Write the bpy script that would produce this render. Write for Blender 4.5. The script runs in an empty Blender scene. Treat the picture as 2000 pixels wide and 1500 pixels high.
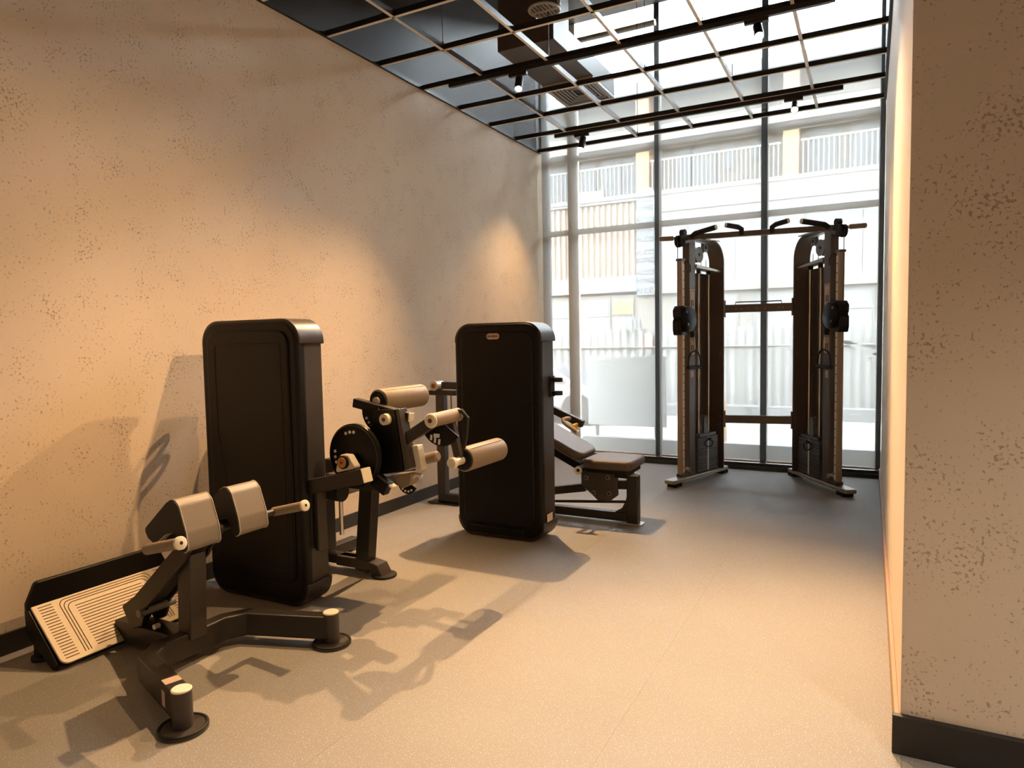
import bpy, bmesh, math, random
from mathutils import Vector, Matrix
random.seed(7)
SC = bpy.context.scene
COL = SC.collection

# ------------------------------------------------------------------ camera
YAW, PIT, ROL, FPX = 0.4852, -0.0631, -0.0182, 1328.0
CAM = Vector((3.5111, 0.0, 1.4))
fw = Vector((-math.sin(YAW)*math.cos(PIT), math.cos(YAW)*math.cos(PIT), math.sin(PIT)))
r0 = Vector((math.cos(YAW), math.sin(YAW), 0)); u0 = r0.cross(fw)
rt = r0*math.cos(ROL)+u0*math.sin(ROL); up = -r0*math.sin(ROL)+u0*math.cos(ROL)
cd = bpy.data.cameras.new('camera'); cam = bpy.data.objects.new('camera', cd); COL.objects.link(cam)
cam.matrix_world = Matrix(((rt.x, up.x, -fw.x, CAM.x), (rt.y, up.y, -fw.y, CAM.y), (rt.z, up.z, -fw.z, CAM.z), (0, 0, 0, 1)))
cd.sensor_width = 36; cd.lens = FPX/2000*36; cd.clip_start = 0.02; cd.clip_end = 300
SC.camera = cam

# ------------------------------------------------------------------ world, sun, exposure
world = bpy.data.worlds.new('world'); SC.world = world; world.use_nodes = True
wn = world.node_tree; wn.nodes.clear()
sky = wn.nodes.new('ShaderNodeTexSky'); sky.sky_type = 'NISHITA'; sky.sun_disc = False
sky.sun_elevation = math.radians(68); sky.sun_rotation = math.radians(200); sky.air_density = 1.6; sky.dust_density = 1.0
bg = wn.nodes.new('ShaderNodeBackground'); bg.inputs[1].default_value = 20.0
wo = wn.nodes.new('ShaderNodeOutputWorld')
hs = wn.nodes.new('ShaderNodeHueSaturation'); hs.inputs['Saturation'].default_value = 0.28
wn.links.new(sky.outputs[0], hs.inputs['Color']); wn.links.new(hs.outputs[0], bg.inputs[0]); wn.links.new(bg.outputs[0], wo.inputs[0])
sd = bpy.data.lights.new('sun', 'SUN'); sd.energy = 4.0; sd.angle = 0.01; sd.color = (1.0, 0.95, 0.88)
sun = bpy.data.objects.new('sun', sd); COL.objects.link(sun); sun.location = (0, -5, 12)
sun.rotation_euler = Vector((0.15, 0.38, -1.0)).to_track_quat('-Z', 'Y').to_euler()
SC.view_settings.view_transform = 'Standard'; SC.view_settings.look = 'None'
SC.view_settings.exposure = 0.0; SC.view_settings.gamma = 1.0; SC.view_settings.use_curve_mapping = False

# ------------------------------------------------------------------ materials
def lin(*c):
    return tuple(((v/255)/12.92 if v/255 <= 0.04045 else ((v/255+0.055)/1.055)**2.4) for v in c)+(1,)
def nodes(name):
    m = bpy.data.materials.new(name); m.use_nodes = True
    return m, m.node_tree, m.node_tree.nodes['Principled BSDF']
def plain(name, rgb, rough=0.5, metal=0.0, noise=0.12, scale=60, bump=0.0, spec=0.5):
    m, nt, b = nodes(name); L = nt.links
    tc = nt.nodes.new('ShaderNodeTexCoord'); n = nt.nodes.new('ShaderNodeTexNoise')
    n.inputs['Scale'].default_value = scale; n.inputs['Detail'].default_value = 3
    L.new(tc.outputs['Object'], n.inputs['Vector'])
    mr = nt.nodes.new('ShaderNodeMapRange'); mr.inputs[3].default_value = 1-noise; mr.inputs[4].default_value = 1+noise
    L.new(n.outputs[0], mr.inputs[0])
    mx = nt.nodes.new('ShaderNodeMix'); mx.data_type = 'RGBA'; mx.blend_type = 'MULTIPLY'; mx.inputs[0].default_value = 1
    mx.inputs[6].default_value = lin(*rgb); L.new(mr.outputs[0], mx.inputs[7]); L.new(mx.outputs[2], b.inputs['Base Color'])
    b.inputs['Roughness'].default_value = rough; b.inputs['Metallic'].default_value = metal
    b.inputs['Specular IOR Level'].default_value = spec
    if bump:
        bp = nt.nodes.new('ShaderNodeBump'); bp.inputs['Strength'].default_value = bump; bp.inputs['Distance'].default_value = 0.002
        L.new(n.outputs[0], bp.inputs['Height']); L.new(bp.outputs[0], b.inputs['Normal'])
    return m
def plaster(name, rgb, dark, amount=0.56):
    m, nt, b = nodes(name); L = nt.links
    tc = nt.nodes.new('ShaderNodeTexCoord')
    def nz(scale, det, rough=0.5, vec=None):
        n = nt.nodes.new('ShaderNodeTexNoise'); n.inputs['Scale'].default_value = scale
        n.inputs['Detail'].default_value = det; n.inputs['Roughness'].default_value = rough
        L.new(vec or tc.outputs['Object'], n.inputs['Vector']); return n
    cloud = nz(1.1, 4); fine = nz(75, 3, 0.62); clus = nz(6.5, 3, 0.6)
    ad = nt.nodes.new('ShaderNodeMath'); ad.operation = 'MULTIPLY_ADD'; ad.inputs[1].default_value = 0.42
    L.new(clus.outputs[0], ad.inputs[0]); L.new(fine.outputs[0], ad.inputs[2])
    ss = nt.nodes.new('ShaderNodeMapRange'); ss.interpolation_type = 'SMOOTHSTEP'
    ss.inputs[1].default_value = amount+0.25; ss.inputs[2].default_value = amount+0.33
    L.new(ad.outputs[0], ss.inputs[0])
    sc_ = nt.nodes.new('ShaderNodeMath'); sc_.operation = 'MULTIPLY'; sc_.inputs[1].default_value = 0.58; L.new(ss.outputs[0], sc_.inputs[0])
    c1 = nt.nodes.new('ShaderNodeMix'); c1.data_type = 'RGBA'
    c1.inputs[6].default_value = lin(*[v*0.93 for v in rgb]); c1.inputs[7].default_value = lin(*[min(255, v*1.05) for v in rgb])
    L.new(cloud.outputs[0], c1.inputs[0])
    c2 = nt.nodes.new('ShaderNodeMix'); c2.data_type = 'RGBA'; c2.inputs[7].default_value = lin(*dark)
    L.new(sc_.outputs[0], c2.inputs[0]); L.new(c1.outputs[2], c2.inputs[6]); L.new(c2.outputs[2], b.inputs['Base Color'])
    b.inputs['Roughness'].default_value = 0.85; b.inputs['Specular IOR Level'].default_value = 0.2
    hh = nt.nodes.new('ShaderNodeMath'); hh.operation = 'MULTIPLY'; hh.inputs[1].default_value = -1; L.new(ss.outputs[0], hh.inputs[0])
    bp = nt.nodes.new('ShaderNodeBump'); bp.inputs['Strength'].default_value = 0.35; bp.inputs['Distance'].default_value = 0.003
    L.new(hh.outputs[0], bp.inputs['Height']); L.new(bp.outputs[0], b.inputs['Normal'])
    return m
def rubber_floor(name):
    m, nt, b = nodes(name); L = nt.links
    tc = nt.nodes.new('ShaderNodeTexCoord')
    cl = nt.nodes.new('ShaderNodeTexNoise'); cl.inputs['Scale'].default_value = 1.6; cl.inputs['Detail'].default_value = 5
    L.new(tc.outputs['Object'], cl.inputs['Vector'])
    vo = nt.nodes.new('ShaderNodeTexNoise'); vo.inputs['Scale'].default_value = 210; vo.inputs['Detail'].default_value = 2
    L.new(tc.outputs['Object'], vo.inputs['Vector'])
    ms = nt.nodes.new('ShaderNodeMapRange'); ms.interpolation_type = 'SMOOTHSTEP'
    ms.inputs[1].default_value = 0.60; ms.inputs[2].default_value = 0.70; L.new(vo.outputs[0], ms.inputs[0])
    c1 = nt.nodes.new('ShaderNodeMix'); c1.data_type = 'RGBA'; c1.inputs[6].default_value = lin(134, 131, 127); c1.inputs[7].default_value = lin(148, 145, 140)
    L.new(cl.outputs[0], c1.inputs[0])
    c2 = nt.nodes.new('ShaderNodeMix'); c2.data_type = 'RGBA'; c2.inputs[7].default_value = lin(205, 200, 192)
    L.new(ms.outputs[0], c2.inputs[0]); L.new(c1.outputs[2], c2.inputs[6]); L.new(c2.outputs[2], b.inputs['Base Color'])
    b.inputs['Roughness'].default_value = 0.62; b.inputs['Specular IOR Level'].default_value = 0.35
    bp = nt.nodes.new('ShaderNodeBump'); bp.inputs['Strength'].default_value = 0.12; bp.inputs['Distance'].default_value = 0.001
    L.new(vo.outputs[0], bp.inputs['Height']); L.new(bp.outputs[0], b.inputs['Normal'])
    return m
def blind_mat(name):
    m = bpy.data.materials.new(name); m.use_nodes = True; nt = m.node_tree; nt.nodes.clear(); L = nt.links
    out = nt.nodes.new('ShaderNodeOutputMaterial')
    tr = nt.nodes.new('ShaderNodeBsdfTransparent'); tr.inputs[0].default_value = (1, 1, 1, 1)
    df = nt.nodes.new('ShaderNodeBsdfDiffuse'); df.inputs[0].default_value = lin(236, 232, 224)
    tl = nt.nodes.new('ShaderNodeBsdfTranslucent'); tl.inputs[0].default_value = lin(105, 104, 102)
    m1 = nt.nodes.new('ShaderNodeMixShader'); m1.inputs[0].default_value = 0.5
    L.new(df.outputs[0], m1.inputs[1]); L.new(tl.outputs[0], m1.inputs[2])
    tc = nt.nodes.new('ShaderNodeTexCoord'); wv = nt.nodes.new('ShaderNodeTexNoise'); wv.inputs['Scale'].default_value = 300
    L.new(tc.outputs['Object'], wv.inputs['Vector'])
    mr = nt.nodes.new('ShaderNodeMapRange'); mr.inputs[3].default_value = 0.805; mr.inputs[4].default_value = 0.82; L.new(wv.outputs[0], mr.inputs[0])
    m2 = nt.nodes.new('ShaderNodeMixShader'); L.new(mr.outputs[0], m2.inputs[0])
    L.new(tr.outputs[0], m2.inputs[1]); L.new(m1.outputs[0], m2.inputs[2]); L.new(m2.outputs[0], out.inputs[0])
    return m
def glass_mat(name):
    m = bpy.data.materials.new(name); m.use_nodes = True; nt = m.node_tree; nt.nodes.clear(); L = nt.links
    out = nt.nodes.new('ShaderNodeOutputMaterial')
    tr = nt.nodes.new('ShaderNodeBsdfTransparent'); tr.inputs[0].default_value = (0.93, 0.96, 0.95, 1)
    gl = nt.nodes.new('ShaderNodeBsdfGlossy'); gl.inputs['Roughness'].default_value = 0.02
    fr = nt.nodes.new('ShaderNodeFresnel'); fr.inputs[0].default_value = 1.45
    mx = nt.nodes.new('ShaderNodeMixShader'); L.new(fr.outputs[0], mx.inputs[0]); L.new(tr.outputs[0], mx.inputs[1]); L.new(gl.outputs[0], mx.inputs[2])
    L.new(mx.outputs[0], out.inputs[0]); return m
def emit(name, rgb, s):
    m = bpy.data.materials.new(name); m.use_nodes = True; nt = m.node_tree; nt.nodes.clear()
    e = nt.nodes.new('ShaderNodeEmission'); e.inputs[0].default_value = rgb+(1,); e.inputs[1].default_value = s
    o = nt.nodes.new('ShaderNodeOutputMaterial'); nt.links.new(e.outputs[0], o.inputs[0]); return m

M = dict(
    plaster=plaster('wall_plaster', (224, 208, 188), (130, 106, 82)),
    smooth=plain('smooth_plaster', (226, 210, 186), 0.8, noise=0.04, scale=4),
    floor=rubber_floor('speckled_rubber'),
    board=plain('baseboard_black', (40, 36, 34), 0.5),
    thin=plain('thin_skirting', (176, 140, 112), 0.6),
    plenum=plain('plenum_black_paint', (46, 37, 33), 0.6, noise=0.2, scale=3),
    web=plain('tee_web_black', (34, 31, 30), 0.5), flange=plain('tee_flange_grey', (226, 219, 208), 0.45, noise=0.04),
    frame=plain('window_frame_grey', (46, 48, 50), 0.4), framelt=plain('window_transom_beige', (204, 194, 178), 0.5),
    black=plain('black_powder_coat', (36, 32, 29), 0.42, noise=0.06), shell=plain('black_plastic_shell', (15, 13, 12), 0.42, noise=0.05, spec=0.25),
    side=plain('charcoal_side_panel', (62, 56, 51), 0.42, noise=0.05), cap=plain('shroud_cap_plastic', (44, 40, 37), 0.36, noise=0.05),
    rub=plain('black_rubber', (22, 21, 20), 0.7), leather=plain('dark_leatherette', (128, 118, 104), 0.46, noise=0.08, scale=120, bump=0.15),
    under=plain('pad_underside', (30, 26, 24), 0.6), thread=plain('stitch_thread', (190, 184, 172), 0.7),
    brownpad=plain('brown_bench_leatherette', (80, 68, 60), 0.5, noise=0.08, scale=120, bump=0.12),
    grip=plain('grip_rubber_brown', (140, 123, 105), 0.6), foam=plain('foam_roller_cover', (128, 114, 96), 0.5, noise=0.08, scale=90, bump=0.1),
    alu=plain('aluminium_light', (214, 208, 194), 0.35, metal=0.3, noise=0.04), chrome=plain('chrome_rod', (200, 196, 188), 0.2, metal=1.0, noise=0.03),
    cream=plain('cream_end_cap', (232, 226, 206), 0.5, noise=0.03), orange=plain('orange_bearing_cap', (176, 122, 60), 0.45),
    plate=plain('ribbed_footplate', (230, 216, 190), 0.5, noise=0.08), groove=plain('footplate_groove', (110, 88, 62), 0.7),
    silver=plain('silver_base_rail', (176, 170, 164), 0.35, metal=0.5), rail=plain('satin_guide_rail', (166, 144, 122), 0.35, metal=0.4),
    strip=plain('hole_strip_white', (222, 216, 204), 0.5), hole=plain('dark_hole', (14, 13, 12), 0.8),
    tcol=plain('trainer_frame_brown_black', (88, 76, 70), 0.38, noise=0.05), stack=plain('weight_plate_grey', (78, 80, 84), 0.4),
    pulley=plain('pulley_grey', (112, 112, 114), 0.4), cable=plain('steel_cable', (70, 68, 66), 0.4, metal=0.5),
    placard=plain('placard_tan', (186, 164, 146), 0.6), ink=plain('print_dark', (70, 54, 46), 0.7), red=plain('print_red', (120, 52, 36), 0.6),
    white=plain('printed_white_marks', (235, 232, 224), 0.6), yellow=plain('yellow_clip', (226, 190, 60), 0.5),
    blind=blind_mat('screen_blind_fabric'), bar=plain('blind_bottom_bar', (206, 184, 162), 0.5), glass=glass_mat('window_glass'),
    duct=plain('duct_dark_brown', (84, 74, 70), 0.55, noise=0.1, scale=5), louver=plain('diffuser_grey', (170, 166, 160), 0.45),
    spotbody=plain('spot_body_black', (46, 40, 38), 0.4), lens=emit('lamp_lens', (1.0, 0.82, 0.58), 90.0),
    ground=plain('asphalt_pale', (71, 69, 66), 0.9, noise=0.1, scale=2), fwhite=plain('facade_white', (68, 68, 68), 0.8, noise=0.03),
    fgrey=plain('facade_grey', (70, 69, 67), 0.8), fbeige=plain('facade_beige', (68, 64, 59), 0.8, noise=0.05),
    fbrown=plain('facade_brown_slat', (89, 74, 61), 0.7, noise=0.06), fbrown2=plain('facade_slat_back', (74, 62, 51), 0.8),
    forange=plain('facade_orange_column', (92, 67, 41), 0.8), fpane=plain('far_window_pane', (66, 69, 72), 0.6, spec=0.2),
    flav=plain('lavender_film', (82, 82, 90), 0.7), rails=plain('balcony_rail_grey', (56, 54, 51), 0.6),
    fence=plain('corrugated_fence_white', (81, 81, 79), 0.6, noise=0.04), carp=plain('car_grey_paint', (60, 61, 64), 0.3, spec=0.7),
    carg=plain('car_window', (38, 41, 44), 0.1), boardgrey=plain('grey_hoarding_board', (86, 88, 88), 0.7, noise=0.03),
    inkgrey=plain('print_grey', (14, 15, 17), 0.7), signred=plain('sign_red', (216, 96, 70), 0.6),
)

# ------------------------------------------------------------------ mesh helpers
def rpoly(pts, rad, seg=5):
    n = len(pts); out = []
    for i in range(n):
        r = rad[i] if isinstance(rad, (list, tuple)) else rad
        p = Vector(pts[i]); a = Vector(pts[i-1]); b = Vector(pts[(i+1) % n])
        if r <= 0: out.append(tuple(p)); continue
        da = (a-p); db = (b-p); la, lb = da.length, db.length; da /= la; db /= lb
        ang = da.angle(db); d = min(r/math.tan(ang/2), la*0.48, lb*0.48)
        rr = d*math.tan(ang/2); bis = (da+db).normalized(); c = p+bis*(rr/math.sin(ang/2))
        s = p+da*d-c; e = p+db*d-c
        a0 = math.atan2(s.y, s.x); a1 = math.atan2(e.y, e.x); dl = (a1-a0+math.pi) % (2*math.pi)-math.pi
        for k in range(seg+1):
            t = a0+dl*k/seg; out.append((c.x+rr*math.cos(t), c.y+rr*math.sin(t)))
    return out
def rrect(a0, a1, b0, b1, r, seg=6):
    return rpoly([(a0, b0), (a1, b0), (a1, b1), (a0, b1)], r, seg)

class MB:
    def __init__(s, xf=None): s.v = []; s.f = []; s.m = []; s.mi = 0; s.xf = xf
    def add(s, vs, fs):
        o = len(s.v); s.v += [tuple(v) for v in vs]; s.f += [tuple(i+o for i in f) for f in fs]; s.m += [s.mi]*len(fs); return s
    def box(s, x0, x1, y0, y1, z0, z1):
        return s.add([(x, y, z) for z in (z0, z1) for y in (y0, y1) for x in (x0, x1)],
                     [(0, 2, 3, 1), (4, 5, 7, 6), (0, 1, 5, 4), (2, 6, 7, 3), (0, 4, 6, 2), (1, 3, 7, 5)])
    def prism(s, poly, a0, a1, ax='y'):
        n = len(poly)
        def P(p, a): return {'y': (p[0], a, p[1]), 'z': (p[0], p[1], a), 'x': (a, p[0], p[1])}[ax]
        return s.add([P(p, a0) for p in poly]+[P(p, a1) for p in poly],
                     [tuple(range(n)), tuple(range(2*n-1, n-1, -1))]+[(i, (i+1) % n, n+(i+1) % n, n+i) for i in range(n)])
    def beam(s, p0, p1, w, h, upv=(0, 0, 1)):
        p0, p1 = Vector(p0), Vector(p1); d = (p1-p0).normalized(); u = Vector(upv); sd = d.cross(u).normalized(); u = sd.cross(d)
        vs = [p+sd*(a*w/2)+u*(b*h/2) for p in (p0, p1) for a, b in ((-1, -1), (1, -1), (1, 1), (-1, 1))]
        return s.add(vs, [(0, 1, 2, 3), (7, 6, 5, 4), (0, 4, 5, 1), (1, 5, 6, 2), (2, 6, 7, 3), (3, 7, 4, 0)])
    def rings(s, rings, closed=False):
        n = len(rings[0]); o = []
        vs = [p for r in rings for p in r]; m = len(rings)
        fs = [(i*n+k, i*n+(k+1) % n, ((i+1) % m)*n+(k+1) % n, ((i+1) % m)*n+k) for i in range(m if closed else m-1) for k in range(n)]
        if not closed: fs += [tuple(range(n-1, -1, -1)), tuple(range((m-1)*n, m*n))]
        return s.add(vs, fs)
    def cyl(s, p0, p1, r, seg=20, prof=None):
        p0, p1 = Vector(p0), Vector(p1); d = (p1-p0); L = d.length; d /= L
        a = d.orthogonal().normalized(); b = d.cross(a)
        prof = prof or [(0, r), (1, r)]
        return s.rings([[p0+d*(t*L)+(a*math.cos(2*math.pi*k/seg)+b*math.sin(2*math.pi*k/seg))*q for k in range(seg)] for t, q in prof])
    def tube(s, pts, r, seg=10, closed=False):
        pts = [Vector(p) for p in pts]; n = len(pts); rg = []; a = None
        for i, p in enumerate(pts):
            t = (pts[(i+1) % n]-pts[i-1]) if closed or 0 < i < n-1 else (pts[1]-pts[0] if i == 0 else pts[-1]-pts[-2])
            t.normalize()
            a = t.orthogonal().normalized() if a is None else (a-t*a.dot(t)).normalized()
            b = t.cross(a)
            rg.append([p+(a*math.cos(2*math.pi*k/seg)+b*math.sin(2*math.pi*k/seg))*r for k in range(seg)])
        return s.rings(rg, closed)
    def torus(s, c, nrm, R, r, seg=28, sg=8):
        c = Vector(c); nrm = Vector(nrm).normalized(); a = nrm.orthogonal().normalized(); b = nrm.cross(a)
        return s.tube([c+(a*math.cos(2*math.pi*k/seg)+b*math.sin(2*math.pi*k/seg))*R for k in range(seg)], r, sg, True)
    def build(s, name, mat, parent=None, bevel=0.0, smooth=True, seg=2, ang=35):
        o = Vector((0, 0, 0)); q = parent
        while q is not None: o += q.location; q = q.parent
        vs = [Vector(s.xf(v) if s.xf else v)-o for v in s.v]
        me = bpy.data.meshes.new(name); me.from_pydata(vs, [], s.f)
        mats = mat if isinstance(mat, (list, tuple)) else [mat]
        for m in mats: me.materials.append(M[m] if isinstance(m, str) else m)
        for p, i in zip(me.polygons, s.m): p.material_index = i
        bm = bmesh.new(); bm.from_mesh(me); bmesh.ops.recalc_face_normals(bm, faces=bm.faces); bm.to_mesh(me); bm.free()
        if smooth: me.shade_smooth(); me.set_sharp_from_angle(angle=math.radians(ang))
        ob = bpy.data.objects.new(name, me); COL.objects.link(ob)
        if parent is not None: ob.parent = parent
        if bevel:
            b = ob.modifiers.new('bevel', 'BEVEL'); b.width = bevel; b.segments = seg; b.limit_method = 'ANGLE'; b.angle_limit = math.radians(40)
        return ob
def tag(o, label, cat=None, group=None, kind=None):
    o['label'] = label
    if cat: o['category'] = cat
    if group: o['group'] = group
    if kind: o['kind'] = kind
    return o
def thing(name, label, cat, loc, group=None):
    e = bpy.data.objects.new(name, None); COL.objects.link(e); e.location = loc; e.empty_display_size = 0.1
    return tag(e, label, cat, group)
def box(name, mat, parent, *b, bevel=0.0):
    return MB().box(*b).build(name, mat, parent, bevel)
def text_mesh(name, body, size, mat, parent, origin, ux, uz, align='CENTER', ext=0.002):
    cu = bpy.data.curves.new(name, 'FONT'); cu.body = body; cu.size = size; cu.align_x = align; cu.extrude = ext
    tmp = bpy.data.objects.new(name, cu); COL.objects.link(tmp)
    bpy.context.view_layer.update()
    me = bpy.data.meshes.new_from_object(tmp.evaluated_get(bpy.context.evaluated_depsgraph_get()))
    bpy.data.objects.remove(tmp); bpy.data.curves.remove(cu)
    o = Vector((0, 0, 0)); q = parent
    while q is not None: o += q.location; q = q.parent
    ux = Vector(ux); uz = Vector(uz); nn = ux.cross(uz)
    for v in me.vertices: v.co = Vector(origin)+ux*v.co.x+uz*v.co.y+nn*v.co.z-o
    me.materials.clear(); me.materials.append(M[mat])
    ob = bpy.data.objects.new(name, me); COL.objects.link(ob); ob.parent = parent; return ob

# ================================================================== SETTING
W, YW, YP, HG, HC = 3.603, 7.46, 2.547, 3.63, 5.05
XR, YB = 6.6, -3.2
# floor: rubber sheets laid in rolls along the room
fl = MB().box(-0.05, XR, YB, YW+0.3, -0.12, -0.006).build('floor', 'board')
tag(fl, 'dark speckled rubber gym floor', 'floor', kind='structure')
edges = [0.0, 0.62, 1.86, 2.72, 3.62, 4.86, XR]
for a, b in zip(edges, edges[1:]):
    box('rubber_sheet', 'floor', fl, a+0.0003, b-0.0003, YB, YW+0.05, -0.006, 0.0)
wl = box('wall_left', 'plaster', None, -0.15, 0.0, YB, YW+0.1, 0, HG); tag(wl, 'long textured beige plaster wall on the left', 'wall', kind='structure')
wu = box('wall_plenum', 'plenum', None, -0.15, -0.002, YB, YW+0.1, HG, HC); tag(wu, 'black painted wall strip above the ceiling grid', 'wall', kind='structure')
wr = MB().box(W+0.014, W+0.016, YP+0.0005, YW+0.1, 0, HG).build('wall_right', 'smooth'); tag(wr, 'narrow smooth wall running to the window on the right', 'wall', kind='structure')
wp = box('wall_pillar', 'plaster', None, W+0.016, XR, YP, YW+0.1, 0, HC); tag(wp, 'textured beige wall face at the right edge', 'wall', kind='structure')
wq = box('wall_plenum_right', 'plenum', None, W, W+0.016, YP+0.004, YW+0.1, HG, HC); tag(wq, 'black painted strip above the right wall', 'wall', kind='structure')
wb = box('wall_back', 'plaster', None, -0.15, XR, YB-0.15, YB, 0, HC); tag(wb, 'plaster wall behind the viewer', 'wall', kind='structure')
we = box('wall_side', 'plaster', None, XR, XR+0.15, YB, YP, 0, HC); tag(we, 'plaster wall far to the right of the viewer', 'wall', kind='structure')
ce = box('ceiling', 'plenum', None, -0.15, XR+0.15, YB-0.15, YW+0.1, HC, HC+0.2); tag(ce, 'black painted concrete ceiling above the open grid', 'ceiling', kind='structure')
b1 = box('baseboard_left', 'board', None, 0.0, 0.012, YB, YW, 0, 0.102, bevel=0.002); tag(b1, 'black baseboard along the left wall', 'baseboard', kind='structure')
b2 = box('baseboard_right', 'thin', None, W-0.002, W+0.014, YP+0.0005, YW, 0, 0.10, bevel=0.002); tag(b2, 'thin tan skirting along the right wall', 'baseboard', kind='structure')
b3 = box('baseboard_pillar', 'board', None, W-0.010, XR, YP-0.025, YP, 0, 0.132, bevel=0.003); tag(b3, 'black baseboard under the right wall face', 'baseboard', kind='structure')
t1 = MB().box(0, 0.022, YB, YW, HG-0.022, HG-0.018).box(0, 0.003, YB, YW, HG-0.022, HG+0.02).build('trim_1', 'web'); tag(t1, 'dark angle trim where the grid meets the left wall', 'trim', kind='structure')
t2 = MB().box(W-0.008, W+0.014, YP, YW, HG-0.022, HG-0.018).box(W+0.011, W+0.014, YP, YW, HG-0.022, HG+0.02).build('trim_2', 'web'); tag(t2, 'dark angle trim where the grid meets the right wall', 'trim', kind='structure')

# window: curtain wall behind the blinds
win = box('window_1', 'frame', None, 0.0, W, YW, YW+0.20, -0.0, 0.072, bevel=0.004); tag(win, 'floor to ceiling curtain wall window with dark frame', 'window', kind='structure')
box('sill_ledge', 'frame', win, 0.0, W, YW-0.035, YW, 0.0, 0.04, bevel=0.004)
for x, w_ in ((0.03, 0.06), (0.375, 0.11), (1.394, 0.060), (2.521, 0.064), (W-0.012, 0.05)):
    box('mullion', 'framelt' if abs(x-0.375) < .01 else 'frame', win, x-w_/2, x+w_/2, YW+0.09, YW+0.18, 0.072, HC)
xs = [0.06, 0.32, 0.43, 1.364, 1.424, 2.489, 2.553, W-0.037]
for i in range(0, 8, 2):
    zc = [0.072, 2.674, 3.529, HC]
    for z in zc[1:3]:
        box('transom', 'framelt', win, xs[i], xs[i+1], YW+0.10, YW+0.17, z-0.03, z+0.03, bevel=0.004)
    for z0, z1 in ((0.072, 2.644), (2.704, 3.499), (3.559, HC)):
        box('pane', 'glass', win, xs[i], xs[i+1], YW+0.135, YW+0.143, z0, z1)
def blind(x0, x1, zt, label):
    t = thing('roller_blind', label, 'blind', ((x0+x1)/2, YW-0.005, 0.09), 'white roller blinds over the window')
    MB().add([(x0, YW-0.0055, 0.095), (x1, YW-0.0055, 0.095), (x1, YW-0.0055, zt), (x0, YW-0.0055, zt)], [(0, 1, 2, 3)]).build('fabric', 'blind', t)   # one sheet of woven screen cloth
    MB().box(x0, x1, YW-0.017, YW+0.006, 0.080, 0.102).build('bottom_bar', 'bar', t, 0.004)
    MB().cyl((x0-0.01, YW+0.02, zt+0.02), (x1+0.01, YW+0.02, zt+0.02), 0.032).build('roller_tube', 'alu', t)
blind(0.03, 1.392, 4.80, 'white translucent blind over the window next to the textured wall')
blind(1.440, 2.503, 4.66, 'white translucent blind hanging between the two dark mullions')
blind(2.562, 3.572, 4.66, 'white translucent blind over the window beside the narrow right wall')

# ================================================================== OPEN CEILING GRID
g = thing('ceiling_grid', 'open suspended ceiling grid of grey and black tee bars', 'ceiling grid', (1.8, 4.0, HG))
def tee(name, p0, p1):
    mb = MB(); mb.mi = 0
    a, b = Vector(p0), Vector(p1)
    mb.beam(a+Vector((0, 0, -0.0175)), b+Vector((0, 0, -0.0175)), 0.024, 0.003)
    mb.mi = 1
    mb.beam(a+Vector((0, 0, 0.005)), b+Vector((0, 0, 0.005)), 0.014, 0.042)
    return mb.build(name, ['flange', 'web'], g, smooth=False)
ys = [3.87+0.6*(k-9) for k in range(9)]+[3.87, 4.48, 5.08, 5.68, 6.27, 6.84, 7.42]
for k in range(5): tee('main_tee', (0.61+0.603*k, YB, HG), (0.61+0.603*k, 7.43, HG))
for k in range(4): tee('main_tee', (3.625+0.603*(k+1), YB, HG), (3.625+0.603*(k+1), YP, HG))
for y in ys: tee('cross_tee', (0.0, y, HG), (W if y > YP else XR, y, HG))
for x, y in ((1.216, 5.08), (1.216, 7.42), (2.42, 6.27), (2.42, 5.08), (1.82, 5.68), (1.216, 3.87), (2.42, 3.87), (0.61, 4.48)):
    MB().cyl((x, y, HG+0.02), (x, y, HC), 0.0035, 6).torus((x, y, HG+0.035), (1, 0, 0), 0.012, 0.003, 12, 6).build('hanger_wire', 'web', g)

# lighting tracks and spots
def track(y, x0, x1, label):
    mb = MB().box(x0, x1, y-0.018, y+0.018, HG-0.056, HG-0.019)
    t = thing('lighting_track', label, 'light track', ((x0+x1)/2, y, HG-0.04), 'black lighting tracks under the grid')
    mb.build('rail', 'spotbody', t, 0.002)
    MB().box(x0-0.03, x0, y-0.016, y+0.016, HG-0.054, HG-0.019).build('end_cap', 'web', t, 0.002)
    MB().box(x1, x1+0.03, y-0.016, y+0.016, HG-0.054, HG-0.019).build('end_cap', 'web', t, 0.002)
track(5.06, 0.32, 3.25, 'long black light track under the grid carrying the bright middle spots')
track(6.86, 0.50, 3.24, 'black light track under the grid nearest the window')
track(3.27, 0.32, 3.25, 'black light track under the grid above the leg curl machine')
track(1.47, 0.32, 3.25, 'black light track under the grid above the back extension bench')
for yy, lab in ((-0.33, 'just'), (-1.9, 'well')): track(yy, 0.32, 3.25, 'black light track under the grid %s behind the viewer' % lab)
track(0.9, 4.2, 5.8, 'short black light track right of the viewer, added for an unseen fill spot')
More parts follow.
